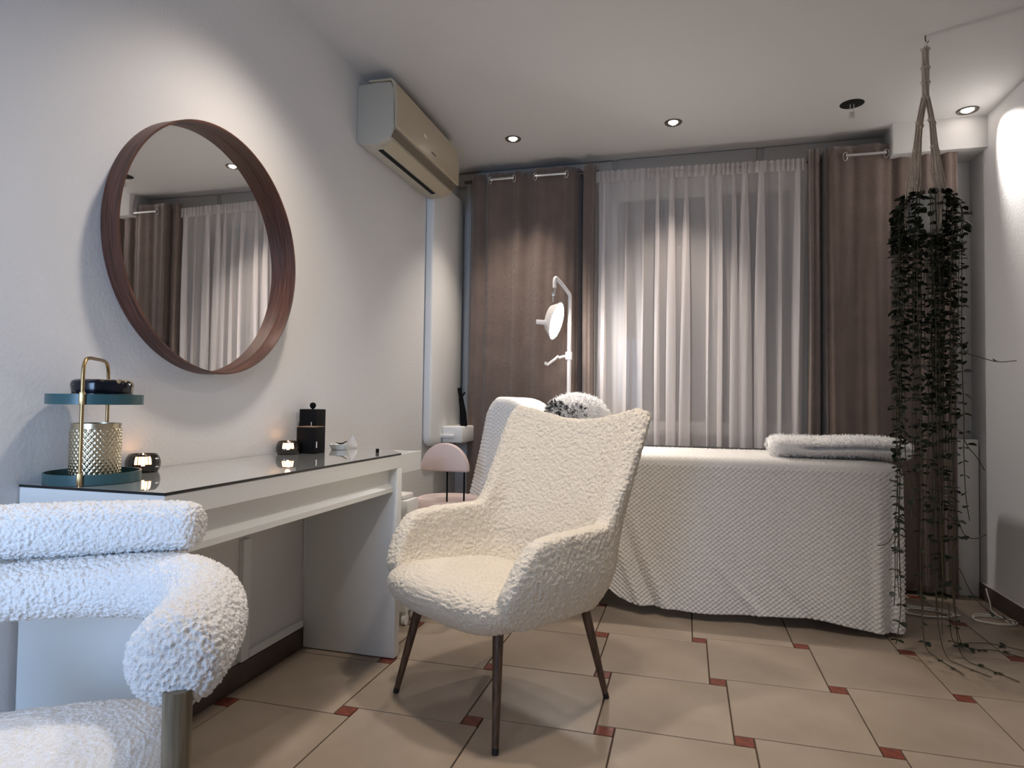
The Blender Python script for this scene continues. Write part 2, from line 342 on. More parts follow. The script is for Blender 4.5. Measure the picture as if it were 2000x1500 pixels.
box('inner_panel',(.014,.006,.755),(DX-.012,.177,.7735),mat('grey_shelf_top',(.45,.46,.45),.4),t,bevel=0)

# ---- tiered tray
def tray(name,z,R,par,h=.030):
    return lathe(name,[(0,z),(R,z),(R,z+h),(R-.003,z+h),(R-.003,z+.004),(0,z+.004)],M_teal,par,seg=64)
TX,TY=.107,1.220
t=thing('two_tier_tray','two-tier dark teal round tray stand with a brass hoop handle at the near desk end','tray',(TX,TY,H))
tr=.100; ang=-.98     # hoop plane angle
tray('lower_tray',.001,tr,t,.024); tray('upper_tray',.184,tr,t,.024)
hx,hy=math.cos(ang),math.sin(ang); R_=tr+.003
pts=[(R_*hx,R_*hy,.0)]+[(R_*hx,R_*hy,z) for z in (.08,.14,.20,.25)]
arc=spline([(R_*hx,R_*hy,.25),(R_*hx*.93,R_*hy*.93,.275),(R_*hx*.70,R_*hy*.70,.290),(0,0,.292),(-R_*hx*.70,-R_*hy*.70,.290),(-R_*hx*.93,-R_*hy*.93,.275),(-R_*hx,-R_*hy,.25)],26)
pts+= [tuple(p) for p in arc[1:]]+[(-R_*hx,-R_*hy,z) for z in (.2,.1,0)]
tube('handle',pts,.0042,M_brass,t,10)
for s in (1,-1):
    for z in (.183,.001):
        o=box('clasp',(-.006,-.004,0),(.006,.004,.03),M_brass,t); o.location=(s*R_*hx,s*R_*hy,z); o.rotation_euler=(0,0,ang+PI/2)
# tin on top tray
t=thing('round_black_tin','low round black patterned tin on the upper teal tray','tin',(TX+.004,TY+.014,H+.1885))
Mt=mat('black_patterned_tin',(.004,.006,.012),.16,col2=(.35,.28,.16),vscale=26); 
r_=[n for n in Mt.node_tree.nodes if n.type=='VALTORGB'][0]; r_.color_ramp.elements[0].position=.36; r_.color_ramp.elements[1].position=.41
lathe('body',[(0,0),(.062,0),(.065,.004),(.065,.021),(0,.021)],Mt,t,seg=48)
lathe('lid',[(0,.055),(.056,.055),(.063,.051),(.066,.043),(.064,.030),(.063,.0215),(0,.0215)],Mt,t,seg=48)
# pale gold diamond embossed jar
t=thing('embossed_gold_jar','tall pale gold jar with diamond embossing standing on the lower teal tray','jar',(TX,TY+.004,H+.0055))
nz,na=64,240; zz=np.linspace(.003,.131,nz); aa=np.linspace(0,2*PI,na,endpoint=False); G=np.zeros((nz,na,3)); Rj=.0515
for i,z in enumerate(zz):
    k=np.abs(np.sin(15*aa+z*215)); k2=np.abs(np.sin(15*aa-z*215)); e=np.minimum(k,k2)*.0026*(1 if .006<z<.120 else 0)
    G[i,:,0]=(Rj+e)*np.cos(aa); G[i,:,1]=(Rj+e)*np.sin(aa); G[i,:,2]=z
link('embossed_wall',grid_mesh('embossed_wall',G,cv=True),M_gold,t)
lathe('rim',[(Rj-.004,.131),(Rj-.004,.1335),(Rj+.001,.1335),(Rj+.001,.1295),(Rj-.001,.129)],M_gold,t,seg=48)
lathe('base',[(0,0),(Rj-.002,0),(Rj-.001,.004),(0,.004)],M_gold,t,seg=48)
lathe('inside',[(0,.006),(Rj-.005,.006),(Rj-.005,.130)],M_dark,t,seg=32)
# tealight holders
def tealight(x,y,R,label):
    t=thing('tealight_holder',label,'candle holder',(x,y,H),group='dark ribbed tealight bowls on the desk')
    n,na=18,72; ph=np.linspace(-.95,1.05,n); aa=np.linspace(0,2*PI,na,endpoint=False); G=np.zeros((n,na,3)); hh=R*.60
    for i,p in enumerate(ph):
        rr=R*(.70+.30*math.cos(p*1.25))*(1-.035*np.abs(np.sin(9*aa))); G[i,:,0]=rr*np.cos(aa); G[i,:,1]=rr*np.sin(aa); G[i,:,2]=hh*(1+math.sin(p)/math.sin(1.05))
    G[:,:,2]-=G[:,:,2].min()
    o=link('bowl',grid_mesh('bowl',G,cv=True),M_smoke,t); sd=o.modifiers.new('s','SOLIDIFY'); sd.thickness=.003
    lathe('bowl_base',[(0,0),(R*.80,0),(R*.82,.004),(0,.004)],M_smoke,t)
    top=float(G[:,:,2].max())
    lathe('candle',[(0,.004),(.019,.004),(.019,top*.62),(0,top*.62)],M_wax,t,seg=24)
    lathe('flame',[(0,top*.62),(.004,top*.70),(.0045,top*.8),(.002,top*1.0),(0,top*1.1)],M_flame,t,seg=10)
    # emissive strips laid on the bowl stand in for candle light through its ribs
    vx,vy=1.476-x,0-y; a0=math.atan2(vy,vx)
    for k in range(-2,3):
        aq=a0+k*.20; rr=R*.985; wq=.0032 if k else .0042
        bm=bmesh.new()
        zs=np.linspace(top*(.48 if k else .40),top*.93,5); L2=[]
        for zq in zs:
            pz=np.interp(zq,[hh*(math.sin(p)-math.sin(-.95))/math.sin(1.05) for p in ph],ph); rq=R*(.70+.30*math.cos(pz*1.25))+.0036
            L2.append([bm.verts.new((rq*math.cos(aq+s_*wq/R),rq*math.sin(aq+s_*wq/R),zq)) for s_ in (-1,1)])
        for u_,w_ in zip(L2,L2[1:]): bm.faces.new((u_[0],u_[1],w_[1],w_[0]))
        finish(bm,'painted_glow_strip',M_glow,t)
    pl=bpy.data.lights.new('candle_light','POINT'); pl.energy=.012; pl.color=(1,.5,.22); pl.shadow_soft_size=.01
    o=bpy.data.objects.new('candle_light',pl); o.location=(0,0,top+.02); C.objects.link(o); o.parent=t
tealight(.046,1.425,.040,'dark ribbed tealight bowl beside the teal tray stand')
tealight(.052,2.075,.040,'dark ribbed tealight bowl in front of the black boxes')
# black boxes
t=thing('tall_black_box','tall narrow black box with a round knob on top, at the wall on the desk','box',(.052,2.232,H),0)
box('body',(-.036,-.036,0),(.036,.036,.165),M_black,t,bevel=.002)
lathe('knob',[(0,.165),(.004,.166),(.010,.172),(.0125,.180),(.010,.188),(0,.1925)],M_black,t,seg=20)
t=thing('short_black_candle','squat black square candle with wooden lid, in front of the tall black box','candle',(.098,2.150,H),0)
box('body',(-.038,-.036,0),(.038,.036,.098),M_black,t,bevel=.002)
box('wooden_lid',(-.037,-.035,.0985),(.037,.035,.1015),wood('pale_lid_wood',(.20,.11,.06),(.32,.2,.12)),t,bevel=.0005)
tube('wick',[(0,0,.102),(.001,0,.110),(0,.001,.117)],.0014,M_cable,t,6)
box('label_strip',(.0385,-.024,.022),(.0392,-.018,.045),M_white,t,bevel=0)
# glass dish with tweezers
t=thing('glass_dish','small shallow clear glass dish beside the black boxes on the desk','dish',(.105,2.345,H))
lathe('bowl',[(0,.001),(.030,.001),(.040,.022),(.038,.022),(.029,.004),(0,.004)],mat('pale_glass',(.66,.69,.67),.12,spec=.6),t,seg=32)
o=tube('black_tweezers',[(-.024,.01,.0265),(0,-.0,.0245),(.012,-.006,.025),(.038,-.012,.036)],[.0015,.003,.003,.0015],M_black,seg=6); o.location=(.110,2.345,H); tag(o,'small black tweezers lying across the glass dish','tweezers')
t=thing('conical_glass_bottle','small clear conical glass bottle with a narrow neck on the desk by the wall','bottle',(.055,2.42-.15,H))
t.location=(.108,2.448,H)
lathe('bottle_glass',[(0,.001),(.023,.001),(.025,.006),(.020,.023),(.009,.040),(.008,.052),(.010,.054),(.0078,.054),(.0068,.040),(.018,.023),(.022,.006),(0,.004)],M_btl,t,seg=28)
o=lathe('small_black_cap',[(0,0),(.0065,0),(.0065,.014),(.006,.015),(0,.015)],M_black,None,seg=16); o.location=(.315,2.272,H); tag(o,'tiny black bottle cap standing at the far end of the desk','cap')

# ================================================================ BOUCLE ARMCHAIR
sx=Vector((.85,-.53,0)).normalized(); bkv=Vector((.53,.85,0)).normalized(); ca=math.atan2(sx.y,sx.x)
ac=thing('armchair','cream boucle wingback armchair on dark tapered wooden legs in the middle of the room','armchair',(.878,2.096,0),ca)
def shell():
    # plan polyline (u,v), one half then mirrored
    half=[(.292,-.272),(.312,-.15),(.315,0),(.305,.13),(.278,.212),(.225,.252),(.12,.276),(0,.283)]
    half=spline(half,60); full=np.vstack([half,(half[::-1]*[-1,1])[1:]])
    n=len(full); nt=44; G=np.zeros((n,nt,3))
    for i,(u,v) in enumerate(full):
        # arm top curve: rises from the seat corner, level arm, then sweeps to the wing
        s=v if abs(u)>.2 else .25
        au=abs(u)
        if v<.232 and au>.26:
            arm=np.interp(v,[-.28,-.25,-.215,-.175,-.13,-.05,.06],[.415,.465,.530,.575,.592,.596,.596])
            k=np.clip((v-.125)/.085,0,1); k=k*k*(3-2*k)
            T=arm*(1-k)+.965*k
        else: T=np.interp(au,[0,.08,.17,.24,.29],[.918,.922,.943,.960,.965])
        B=.325+.03*np.clip((-.17-v)/.10,0,1)
        tt=np.linspace(0,1,nt)
        for j,q in enumerate(tt):
            z=B+(T-B)*q
            gk=np.clip((v-.04)/.14,0,1); gk=gk*gk*(3-2*gk)
            lean=.30*max(0,z-.50)*gk
            flare=1+ .135*np.clip((z-.62)/.34,0,1)*gk
            low=1-.20*np.clip((.50-z)/.17,0,1)**2.2       # tub narrows to the base
            G[i,j]=(u*flare*low, v*low+lean, z)
    return G
Gs=shell(); me=grid_mesh('upholstered_shell',Gs); o=link('upholstered_shell',me,M_cream,ac)
md=o.modifiers.new('solid','SOLIDIFY'); md.thickness=.066; md.offset=0
md=o.modifiers.new('remesh','REMESH'); md.mode='VOXEL'; md.voxel_size=.0085; md.use_smooth_shade=True
md=o.modifiers.new('smooth','SMOOTH'); md.iterations=22; md.factor=.6
md=o.modifiers.new('sub','SUBSURF'); md.levels=1; md.render_levels=1
displace(o,'CLOUDS',.0095,.012)
# seat: puffy rounded block
def puffy(a,b,c,n=60,e1=.45,e2=.35):
    th=np.linspace(-PI/2,PI/2,n); ph=np.linspace(-PI,PI,2*n,endpoint=False); T,P=np.meshgrid(th,ph,indexing='ij')
    f=lambda x,e: np.sign(x)*np.abs(x)**e
    return np.stack([a*f(np.cos(T),e1)*f(np.cos(P),e2),b*f(np.cos(T),e1)*f(np.sin(P),e2),c*f(np.sin(T),e1)],-1)
G=puffy(.300,.270,.085,110,.8,.5); G[:,:,2]+= -.02*np.clip((G[:,:,1]+.1),0,1)
# narrow and round the underside, bow the front edge
lowk=np.clip((-G[:,:,2])/.085,0,1); G[:,:,0]*=1-.16*lowk; G[:,:,1]*=1-.12*lowk
G[:,:,2]*=np.where(G[:,:,2]<0,1.15,1); G[:,:,2]-=.07*(G[:,:,1]+.10)*(G[:,:,2]>0); G+= np.array([0,-.062,.370])
me=grid_mesh('seat_cushion',G,cv=True); o=link('seat_cushion',me,M_cream,ac)
md=o.modifiers.new('sub','SUBSURF'); md.levels=1; md.render_levels=1
displace(o,'CLOUDS',.0095,.011)
M_cap=mat('black_leg_tip',(.01,.01,.01),.5)
inv=Matrix.Rotation(-ca,4,'Z')
for fx,fy in ((.965,1.742),(.534,2.012),(1.221,2.179),(.768,2.445)):
    d=inv@Vector((fx-.878,fy-2.096,0)); tp=Vector((d.x*.74,d.y*.74,.36))
    n_=12; dv=tp-d
    pts=[d+dv*k/n_ for k in range(n_+1)]
    lg=tube('leg',pts,[.0095+.0085*k/n_ for k in range(n_+1)],M_legwood,ac,18)
    tube('leg_tip',[d,d+dv*.045],[.0099,.0103],M_cap,lg,18)

# ================================================================ TUB CHAIR (foreground)
tb=thing('tub_chair','white boucle tub chair with thick tube arms in the left foreground','chair',(.52,.62,0),0)
def sweep(name,P,rad,n=260,seg=120,par=None,m=M_boucle,end=.8,flat=(.0,.0)):
    P=spline(P,n); P=P-np.array([.52,.62,0]); rad=np.interp(np.linspace(0,1,n),np.linspace(0,1,len(rad)),rad)
    # arc-length resample, with rounded ends
    d=np.r_[0,np.cumsum(np.linalg.norm(np.diff(P,axis=0),axis=1))]; L=d[-1]
    s=np.linspace(0,L,n); P=np.stack([np.interp(s,d,P[:,k]) for k in range(3)],-1)
    T=np.gradient(P,axis=0); T/=np.linalg.norm(T,axis=1)[:,None]
    Z=np.array([0,0,1.]); N=Z-T*(T@Z)[:,None]; N/=np.linalg.norm(N,axis=1)[:,None]; B=np.cross(T,N)
    er=end
    sc=np.ones(n)
    for k in range(n):
        q=min(s[k],L-s[k])/(rad[k]*er)
        if q<1: sc[k]=max(0,1-(1-q)**2.6)**(1/2.6)
    # denser samples at ends for the cap
    rows=[];al=np.linspace(0,2*PI,seg,endpoint=False)
    for k in range(n):
        rows.append(P[k]+rad[k]*sc[k]*(np.outer(np.cos(al),N[k])+np.outer(np.sin(al),B[k])))
    G=np.array(rows); cap0=[G[0].mean(0)+(G[0]-G[0].mean(0))*f for f in (0.02,.5)]; 
    cp=lambda r: np.stack([r.mean(0)+(r-r.mean(0))*f for f in (0,.5)])
    G=np.concatenate([cp(G[0]),G,cp(G[-1])[::-1]])
    o=link(name,grid_mesh(name,G,cv=True),m,par)
    md=o.modifiers.new('remesh','REMESH'); md.mode='VOXEL'; md.voxel_size=.0052; md.use_smooth_shade=True
    md=o.modifiers.new('smooth','SMOOTH'); md.iterations=6; md.factor=.5
    md=o.modifiers.new('sub','SUBSURF'); md.levels=1; md.render_levels=1
    displace(o,'VORONOI',.0058,-.0080,.35); displace(o,'CLOUDS',.005,.005)
    return o
armp=[(.825,.692,.628),(.790,.775,.632),(.735,.865,.635),(.660,.940,.636),(.570,.980,.636),(.455,.955,.636),(.330,.875,.636),(.225,.785,.635),(.165,.690,.634),(.160,.590,.636),(.215,.480,.640),(.320,.350,.640)]
sweep('arm_tube',armp,[.067,.067,.065,.062,.058,.053,.050,.050,.054,.060,.064,.066],300,90,tb,end=.75)
sweep('back_roll',[(.585,1.035,.738),(.50,1.005,.738),(.39,.945,.737),(.27,.865,.736),(.16,.775,.736),(.08,.69,.736),(.04,.62,.736)],[.046,.049,.050,.050,.050,.049,.046],200,80,tb,end=.75)
G=puffy(.285,.30,.05,110,.5,.45); 
me=grid_mesh('seat_cushion',G,cv=True); o=link('seat_cushion',me,M_boucle,tb); o.location=(.0,.0,.405); o.rotation_euler=(0,0,math.atan2(.56,.83))
md=o.modifiers.new('sub','SUBSURF'); md.levels=1; md.render_levels=1
displace(o,'VORONOI',.0062,-.006,.35); displace(o,'CLOUDS',.005,.004)
for x,y,zt in ((.833,.708,.60),(.325,.365,.60),(.47,.80,.40),(.30,.60,.40)):
    tube('leg',[(x-.52,y-.62,0),(x-.52,y-.62,zt)],[.0165,.0180],M_oliveleg,tb,24)

# ================================================================ SALON STOOL (pink)
st=thing('salon_stool','blush pink salon stool with a half-moon backrest between the desk and the bed','stool',(.338,2.905,0))
def disc_solid(name,outline,th,m,par,plane='xz'):
    bm=bmesh.new(); A=[];B=[]
    for a,b in outline:
        A.append(bm.verts.new((a,-th/2,b))); B.append(bm.verts.new((a,th/2,b)))
    bm.faces.new(A); bm.faces.new(B[::-1])
    for i in range(len(A)): j=(i+1)%len(A); bm.faces.new((A[i],A[j],B[j],B[i]))
    return finish(bm,name,m,par,smooth=True,bevel=min(.008,th*.3),angle=50)
hm=[(.120*math.cos(a),.126*math.sin(a)) for a in np.linspace(-.06,PI+.06,28)]
o=disc_solid('backrest',hm,.035,M_pink,st); o.location=(.035,-.055,.660)
for x in (.045,.13): tube('back_rod',[(x,-.05,.47),(x,-.05,.68)],.0045,M_black,st,8)
G=puffy(.152,.152,.04,28,.8,1.0); o=link('seat',grid_mesh('seat',G,cv=True),M_pinkf,st); o.location=(.03,.02,.44)
# tub rim of the seat: raised ring with hollow
rim=[(.095,.465),(.128,.498),(.148,.520),(.168,.510),(.176,.455),(.16,.405)]
lathe('seat_rim',rim,M_pink,st,c=(.03,.02,0),seg=48,angle=80)
tube('column',[(.03,.02,.06),(.03,.02,.40)],.022,M_chrome,st,16)
for k in range(5):
    a=2*PI*k/5+.3; x,y=.03+.19*math.cos(a),.02+.19*math.sin(a)
    lg=tube('base_arm',[(.03,.02,.085),(.03+.1*math.cos(a),.02+.1*math.sin(a),.08),(x,y,.06)],[.016,.014,.012],M_whitep,st,10)
    bm=bmesh.new(); tube_bm(bm,[(x-.01,y,.026),(x+.01,y,.026)],.025,16); finish(bm,'caster',M_whitep,lg,smooth=True,angle=40)

# ================================================================ TROLLEY
t=thing('rolling_trolley','narrow white rolling trolley on small casters between the desk end and the armchair','trolley',(.205,2.66,0))
box('body',(-.09,-.06,.058),(.092,.06,.545),M_white,t,bevel=.004)
box('top',(-.075,-.055,.546),(.070,.055,.568),M_whitep,t,bevel=.006)
for z in (.20,.37): box('drawer_gap',(-.088,-.0612,z),(.090,-.0605,z+.004),M_acdark,t,bevel=0)
for x in (-.075,.08):
    for y in (-.04,.045):
        bm=bmesh.new(); tube_bm(bm,[(x-.008,y,.024),(x+.008,y,.024)],.0235,16); bx(bm,(x-.01,y-.008,.03),(x+.01,y+.008,.060)); finish(bm,'caster',M_whitep,t,smooth=True,angle=40)

# ================================================================ TREATMENT BED
BX0,BX1,BY0,BY1=.50,2.345,3.105,3.665
bed=thing('treatment_bed','long treatment bed with a raised headrest, hidden under the cream blanket','bed',(0,0,0))
box('mattress',(1.02,BY0+.01,.66),(BX1-.02,BY1-.01,.722),M_whitep,bed,bevel=.015)
def slab(x0,z0,x1,z1,th,name):
    d=math.atan2(z1-z0,x1-x0); nx,nz=-math.sin(d)*th,math.cos(d)*th
    if nz>0: nx,nz=-nx,-nz
    return prism_y(name,[(x0,z0),(x1,z1),(x1+nx,z1+nz),(x0+nx,z0+nz)],BY0+.01,BY1-.01,M_whitep,bed,bevel=.012)
slab(1.0,.72,.54,.955,.06,'headrest')
boxes('frame',[((.62,BY0+.05,.60),(2.28,BY0+.09,.655)),((.62,BY1-.09,.60),(2.28,BY1-.05,.655)),((.62,BY0+.09,.60),(.68,BY1-.09,.655)),((2.22,BY0+.09,.60),(2.28,BY1-.09,.655))],M_whitep,bed)
for x in (.64,2.22):
    for y in (BY0+.05,BY1-.09): box('leg',(x,y,0),(x+.04,y+.04,.60),M_whitep,bed)

def blanket():
    x0,x1,y0,y1=.495,2.375,3.085,3.685; r=.055; step=.0052
    P=[]
    def arc(cx,cy,a0,a1):
        n=max(3,int(abs(a1-a0)*r/step)); 
        for a in np.linspace(a0,a1,n,endpoint=False): P.append((cx+r*math.cos(a),cy+r*math.sin(a),math.cos(a),math.sin(a)))
    nx=int((x1-x0-2*r)/step); ny=int((y1-y0-2*r)/.012)
    for x in np.linspace(x0+r,x1-r,nx,endpoint=False): P.append((x,y0,0,-1))
    arc(x1-r,y0+r,-PI/2,0)
    for y in np.linspace(y0+r,y1-r,ny,endpoint=False): P.append((x1,y,1,0))
    arc(x1-r,y1-r,0,PI/2)
    for x in np.linspace(x1-r,x0+r,nx//2,endpoint=False): P.append((x,y1,0,1))
    arc(x0+r,y1-r,PI/2,PI)
    for y in np.linspace(y1-r,y0+r,ny,endpoint=False): P.append((x0,y,-1,0))
    arc(x0+r,y0+r,PI,1.5*PI)
    P=np.array(P); n=len(P); X,Y,NX,NY=P.T
    s=np.r_[0,np.cumsum(np.hypot(np.diff(X),np.diff(Y)))]
    def ztop(x):
        k=np.clip((1.02-x)/.44,0,1); k=k*k*(3-2*k)
        z=.742+.262*k
        return z-.06*np.clip((.56-x)/.07,0,1)**2-.012*np.clip((x-2.2)/.17,0,1)**2
    # side rings: bottom -> edge
    zb=np.where(X>1.25,.045,.045+.07*np.clip((1.25-X)/.15,0,1)**2)
    zb=zb-.020*np.clip((X-2.05)/.2,0,1)*(Y<3.3)+.008*np.sin(X*7)
    zb=np.where((X<.62)|((Y>3.6)&(X<1.2)),.40,zb); zb=np.where(Y>3.6,np.maximum(zb,.35),zb)
    for _ in range(14): zb=(zb+np.roll(zb,1)+np.roll(zb,-1))/3
    ze=ztop(X); R=.04
    ns=150; rows=[];q=[]
    for k in range(ns):
        f=k/(ns-1); z=zb+(ze-R-zb)*f
        d=(ze-z)
        out=.018*d*np.ones(n)
        # hanging folds
        c=np.clip(d/.6,0,1)
        fr=(Y<y0+.03)
        fold=.010*np.sin(X*9+1)*c+.006*np.sin(X*21+z*5)*c
        diag=(X-1.10)-.42*np.clip(.55-z,0,1)**1.3
        fold+=-.020*np.exp(-((diag-.06)/.022)**2)*c**.8+.016*np.exp(-((diag-.0)/.022)**2)*c**.8+.014*np.exp(-((diag-.115)/.025)**2)*c
        fold+=.018*np.exp(-((X-2.27)/.02)**2)*c-.028*np.exp(-((X-2.325)/.022)**2)*c**.6
        fold+=.012*np.exp(-((X-1.75+(z-.1)*.9)/.03)**2)*np.clip(1-z/.35,0,1)-.010*np.exp(-((X-1.95+(z-.1)*.9)/.03)**2)*np.clip(1-z/.3,0,1)
        out=out+np.where(fr,fold,.008*np.sin(s*30)*c)
        # end folds at the head: cloth swings out to the left
        lf=np.clip((.70-X)/.2,0,1)
        XX=X+NX*out-.20*lf*np.clip(d,0,.6)**1.15+.012*lf*np.sin(s*60)*c*4*np.clip(d,0,.3)
        YY=Y+NY*out+.010*lf*np.sin(X*75+z*3)*np.clip(d*3,0,1)
        rows.append(np.stack([XX,YY,z],-1)); 
    # rounded edge
    for a in np.linspace(0,PI/2,8)[1:]:
        ins=R*(1-math.cos(a)); rows.append(np.stack([X-NX*ins,Y-NY*ins,ze-R+R*math.sin(a)],-1))
    ex,ey=X-NX*R,Y-NY*R; ym=(y0+y1)/2; cxp=np.clip(ex,x0+.25,x1-.25)
    nt=44
    for f in np.linspace(0,1,nt)[1:]:
        xx=ex+(cxp-ex)*f; yy=ey+(ym-ey)*f
        rows.append(np.stack([xx,yy,ztop(xx)+.004*np.sin(xx*14)*f],-1))
    G=np.array(rows)
    # honeycomb relief from arc-length coordinates
    dv=np.linalg.norm(np.diff(G,axis=0),axis=2); V=np.vstack([np.zeros((1,n)),np.cumsum(dv,axis=0)]); V=V[-1:]*0+ (V - V[ns:ns+1]) 
    U=np.where(Y[None]<y0+.1,G[:,:,0],s[None]+0*V); p=.0245; p2=.0205
    h=1-(np.abs(np.cos(PI*(U/p+V/p2))*np.cos(PI*(U/p-V/p2))))**1.2
    Nn=np.cross(np.gradient(G,axis=1),np.gradient(G,axis=0)); Nn/=np.linalg.norm(Nn,axis=2)[:,:,None]+1e-9
    sg=np.sign(np.mean(Nn[60,:nx//2,1])); Nn=Nn*(-sg)
    amp=.0100*np.ones_like(h); amp[-4:]=0
    G=G+Nn*((h-.5)*amp)[:,:,None]
    me=grid_mesh('blanket',G,cv=True); o=link('blanket',me,M_blanket)
    md=o.modifiers.new('s','SOLIDIFY'); md.thickness=.003; md.offset=-1*0
    return tag(o,'cream honeycomb-knit blanket draped over the treatment bed down to the floor','blanket')
blanket()

# fluffy cushion and fur throw
def fur(name,G,N,count,L,wd,m,par,droop=.3,region=None,sd=1):
    r=np.random.default_rng(sd); P=G.reshape(-1,3); Nn=N.reshape(-1,3)
    id_=np.arange(len(P)) if region is None else np.nonzero(region.reshape(-1))[0]
    i=r.choice(id_,count); p=P[i]; d=Nn[i]+r.normal(0,.55,(count,3)); d/=np.linalg.norm(d,axis=1)[:,None]
    p=p+r.normal(0,.003,p.shape)
    s=np.cross(d,r.normal(0,1,(count,3))); s/=np.linalg.norm(s,axis=1)[:,None]
    l=L*r.uniform(.6,1.2,count)[:,None]
    a=p-s*wd; b=p+s*wd; c=p+d*l*.6+s*wd*.8+np.array([0,0,-droop*.2])*l; c2=c-s*wd*1.6; t=p+d*l+np.array([0,0,-droop])*l
    V=np.stack([a,b,c,c2,t],1).reshape(-1,3); k=np.arange(count)*5
    F=np.vstack([np.stack([k,k+1,k+2],1),np.stack([k,k+2,k+3],1),np.stack([k+3,k+2,k+4],1)])
    me=tris_mesh(name,V,F); o=link(name,me,m,par); tag(o,kind='stuff'); return o
def norms(G):
    c=G.reshape(-1,3).mean(0); n=G-c; return n/np.linalg.norm(n,axis=2)[:,:,None]
cu=thing('fluffy_cushion','round fluffy white cushion with black fur on its front, leaning on the raised headrest','cushion',(.905,3.40,.885))
G=puffy(.165,.14,.135,36,.9,.9); link('cushion_body',grid_mesh('cushion_body',G,cv=True),M_furw,cu); N=norms(G)
fur('fur',G,N,9000,.030,.0016,M_furw,cu,sd=3)
reg=(N[:,:,1]<-.30)&(N[:,:,2]<.66)&(N[:,:,2]>-.2)
reg=reg&(rng.random(reg.shape)<.45+.0*N[:,:,0])&((N[:,:,0]+.28*rng.standard_normal(reg.shape))<.15)
fur('black_fur',G,N,560,.034,.0026,M_furk,cu,region=reg,sd=4)
def slabfur():
    th=thing('folded_fur_throw','folded thick white fur throw on the foot end of the bed','throw',(2.130,3.270,.752),math.radians(-2))
    # folded: two long rolls with a crease, made as one profile swept along x
    nx,na=70,80; al=np.linspace(0,2*PI,na,endpoint=False); G=np.zeros((nx,na,3)); xs=np.linspace(-.285,.305,nx)
    for i,x in enumerate(xs):
        e=min((x+.285),( .305-x)); k=min(1,max(.0,e/.07)); k=(1-(1-k)**2.2)**(1/2.2) if k<1 else 1
        ry=.155*k**.5 if k>0 else .02; rz=.046*max(k,.12)
        yy=ry*np.sign(np.cos(al))*np.abs(np.cos(al))**.6; zz=rz*np.sign(np.sin(al))*np.abs(np.sin(al))**.75
        crease=np.exp(-((al-PI)/.10)**2)*.030*min(1,max(0,(x+.17)/.08)); yy=yy+crease*1.6
        G[i]=np.stack([np.full(na,x),yy,zz+.047+.004*math.sin(x*13)-.004*(x>.2)*(x-.2)*10],-1)
    link('throw_body',grid_mesh('throw_body',G,cv=True),M_furw,th)
    c=G.mean(1,keepdims=True); N=G-c; N[:,:,0]=0; N/=np.linalg.norm(N,axis=2)[:,:,None]+1e-9; N[:4,:,0]-=1.0; N[-4:,:,0]+=1.
    fur('fur',G,N,14000,.010,.0012,M_furw,th,sd=5)
slabfur()

# ================================================================ CURTAINS
def curtain(name,label,path,z0,z1,m,th=.002,amp=.012,group=None,dense=260,nz=46,seed=0,crease=True,pinch=None,alpha=False):
    r=np.random.default_rng(seed); P=spline(path,dense); G=np.zeros((nz,dense,3)); s=np.linspace(0,1,dense)
    f1=r.uniform(0,6.28,6)
    for i,z in enumerate(np.linspace(z0,z1,nz)):
        t_=(z-z0)/(z1-z0)
        wv=sum(amp*.35*np.sin(s*2*PI*k+f1[q]+(1-t_)*r0) for q,(k,r0) in enumerate(((7,1.2),(13,-.9),(19,.6))))
        cr=0
        if crease: cr=.0025*np.sin(z*40+6*np.sin(s*9+f1[3]))*np.exp(-((z-1.25)/.14)**2)+.003*np.sin(z*34+5*np.sin(s*7+f1[4]))*np.exp(-((z-2.1)/.13)**2)
        G[i,:,0]=P[:,0]+.01*np.sin(z*1.7+s*5+f1[5])*(1-t_); G[i,:,1]=P[:,1]+wv*(1.15-.3*t_)+cr; G[i,:,2]=z
    t=thing(name,label,'curtain',(0,0,0),group=group)
    o=link('fabric',grid_mesh('fabric',G),m,t)
    if th: md=o.modifiers.new('s','SOLIDIFY'); md.thickness=th
    return t,G
CY=3.85
def pleats(xs,y,a):
    return [(x,y+(a if k%2 else -a)) for k,x in enumerate(xs)]
pl=[(.135,CY+.01),(.17,CY-.012),(.235,CY-.008),(.29,CY-.022),(.36,CY+.0),(.43,CY-.02),(.50,CY+.012),(.58,CY-.032),(.66,CY-.02),(.74,CY-.030),(.80,CY-.005),(.825,CY+.035),(.842,CY+.085),(.853,CY+.085),(.858,CY+.03),(.868,CY-.025),(.895,CY-.035),(.925,CY-.02),(.935,CY+.01)]
GRP='taupe velvet eyelet curtains'
ct,Gc=curtain('velvet_curtain','taupe brown velvet eyelet curtain behind the lamp, left of the sheer',[(x,y,0) for x,y in pl],.02,2.43,M_taupe,seed=1,group=GRP)
pr_=[(2.118,CY-.0),(2.13,CY-.035),(2.155,CY-.03),(2.178,CY-.005),(2.184,CY+.06),(2.194,CY+.10),(2.203,CY+.06),(2.209,CY-.005),(2.225,CY-.03),(2.28,CY-.035),(2.35,CY-.012),(2.42,CY-.035),(2.49,CY-.02),(2.54,CY+.012),(2.59,CY-.02),(2.65,CY+.015),(2.70,CY-.025),(2.75,CY+.01),(2.80,CY-.03),(2.835,CY-.02),(2.85,CY+.02)]
cr_,_=curtain('velvet_curtain','taupe brown velvet eyelet curtain behind the hanging plant, right of the sheer',[(x,y,0) for x,y in pr_],.02,2.41,M_taupe,seed=2,group=GRP)
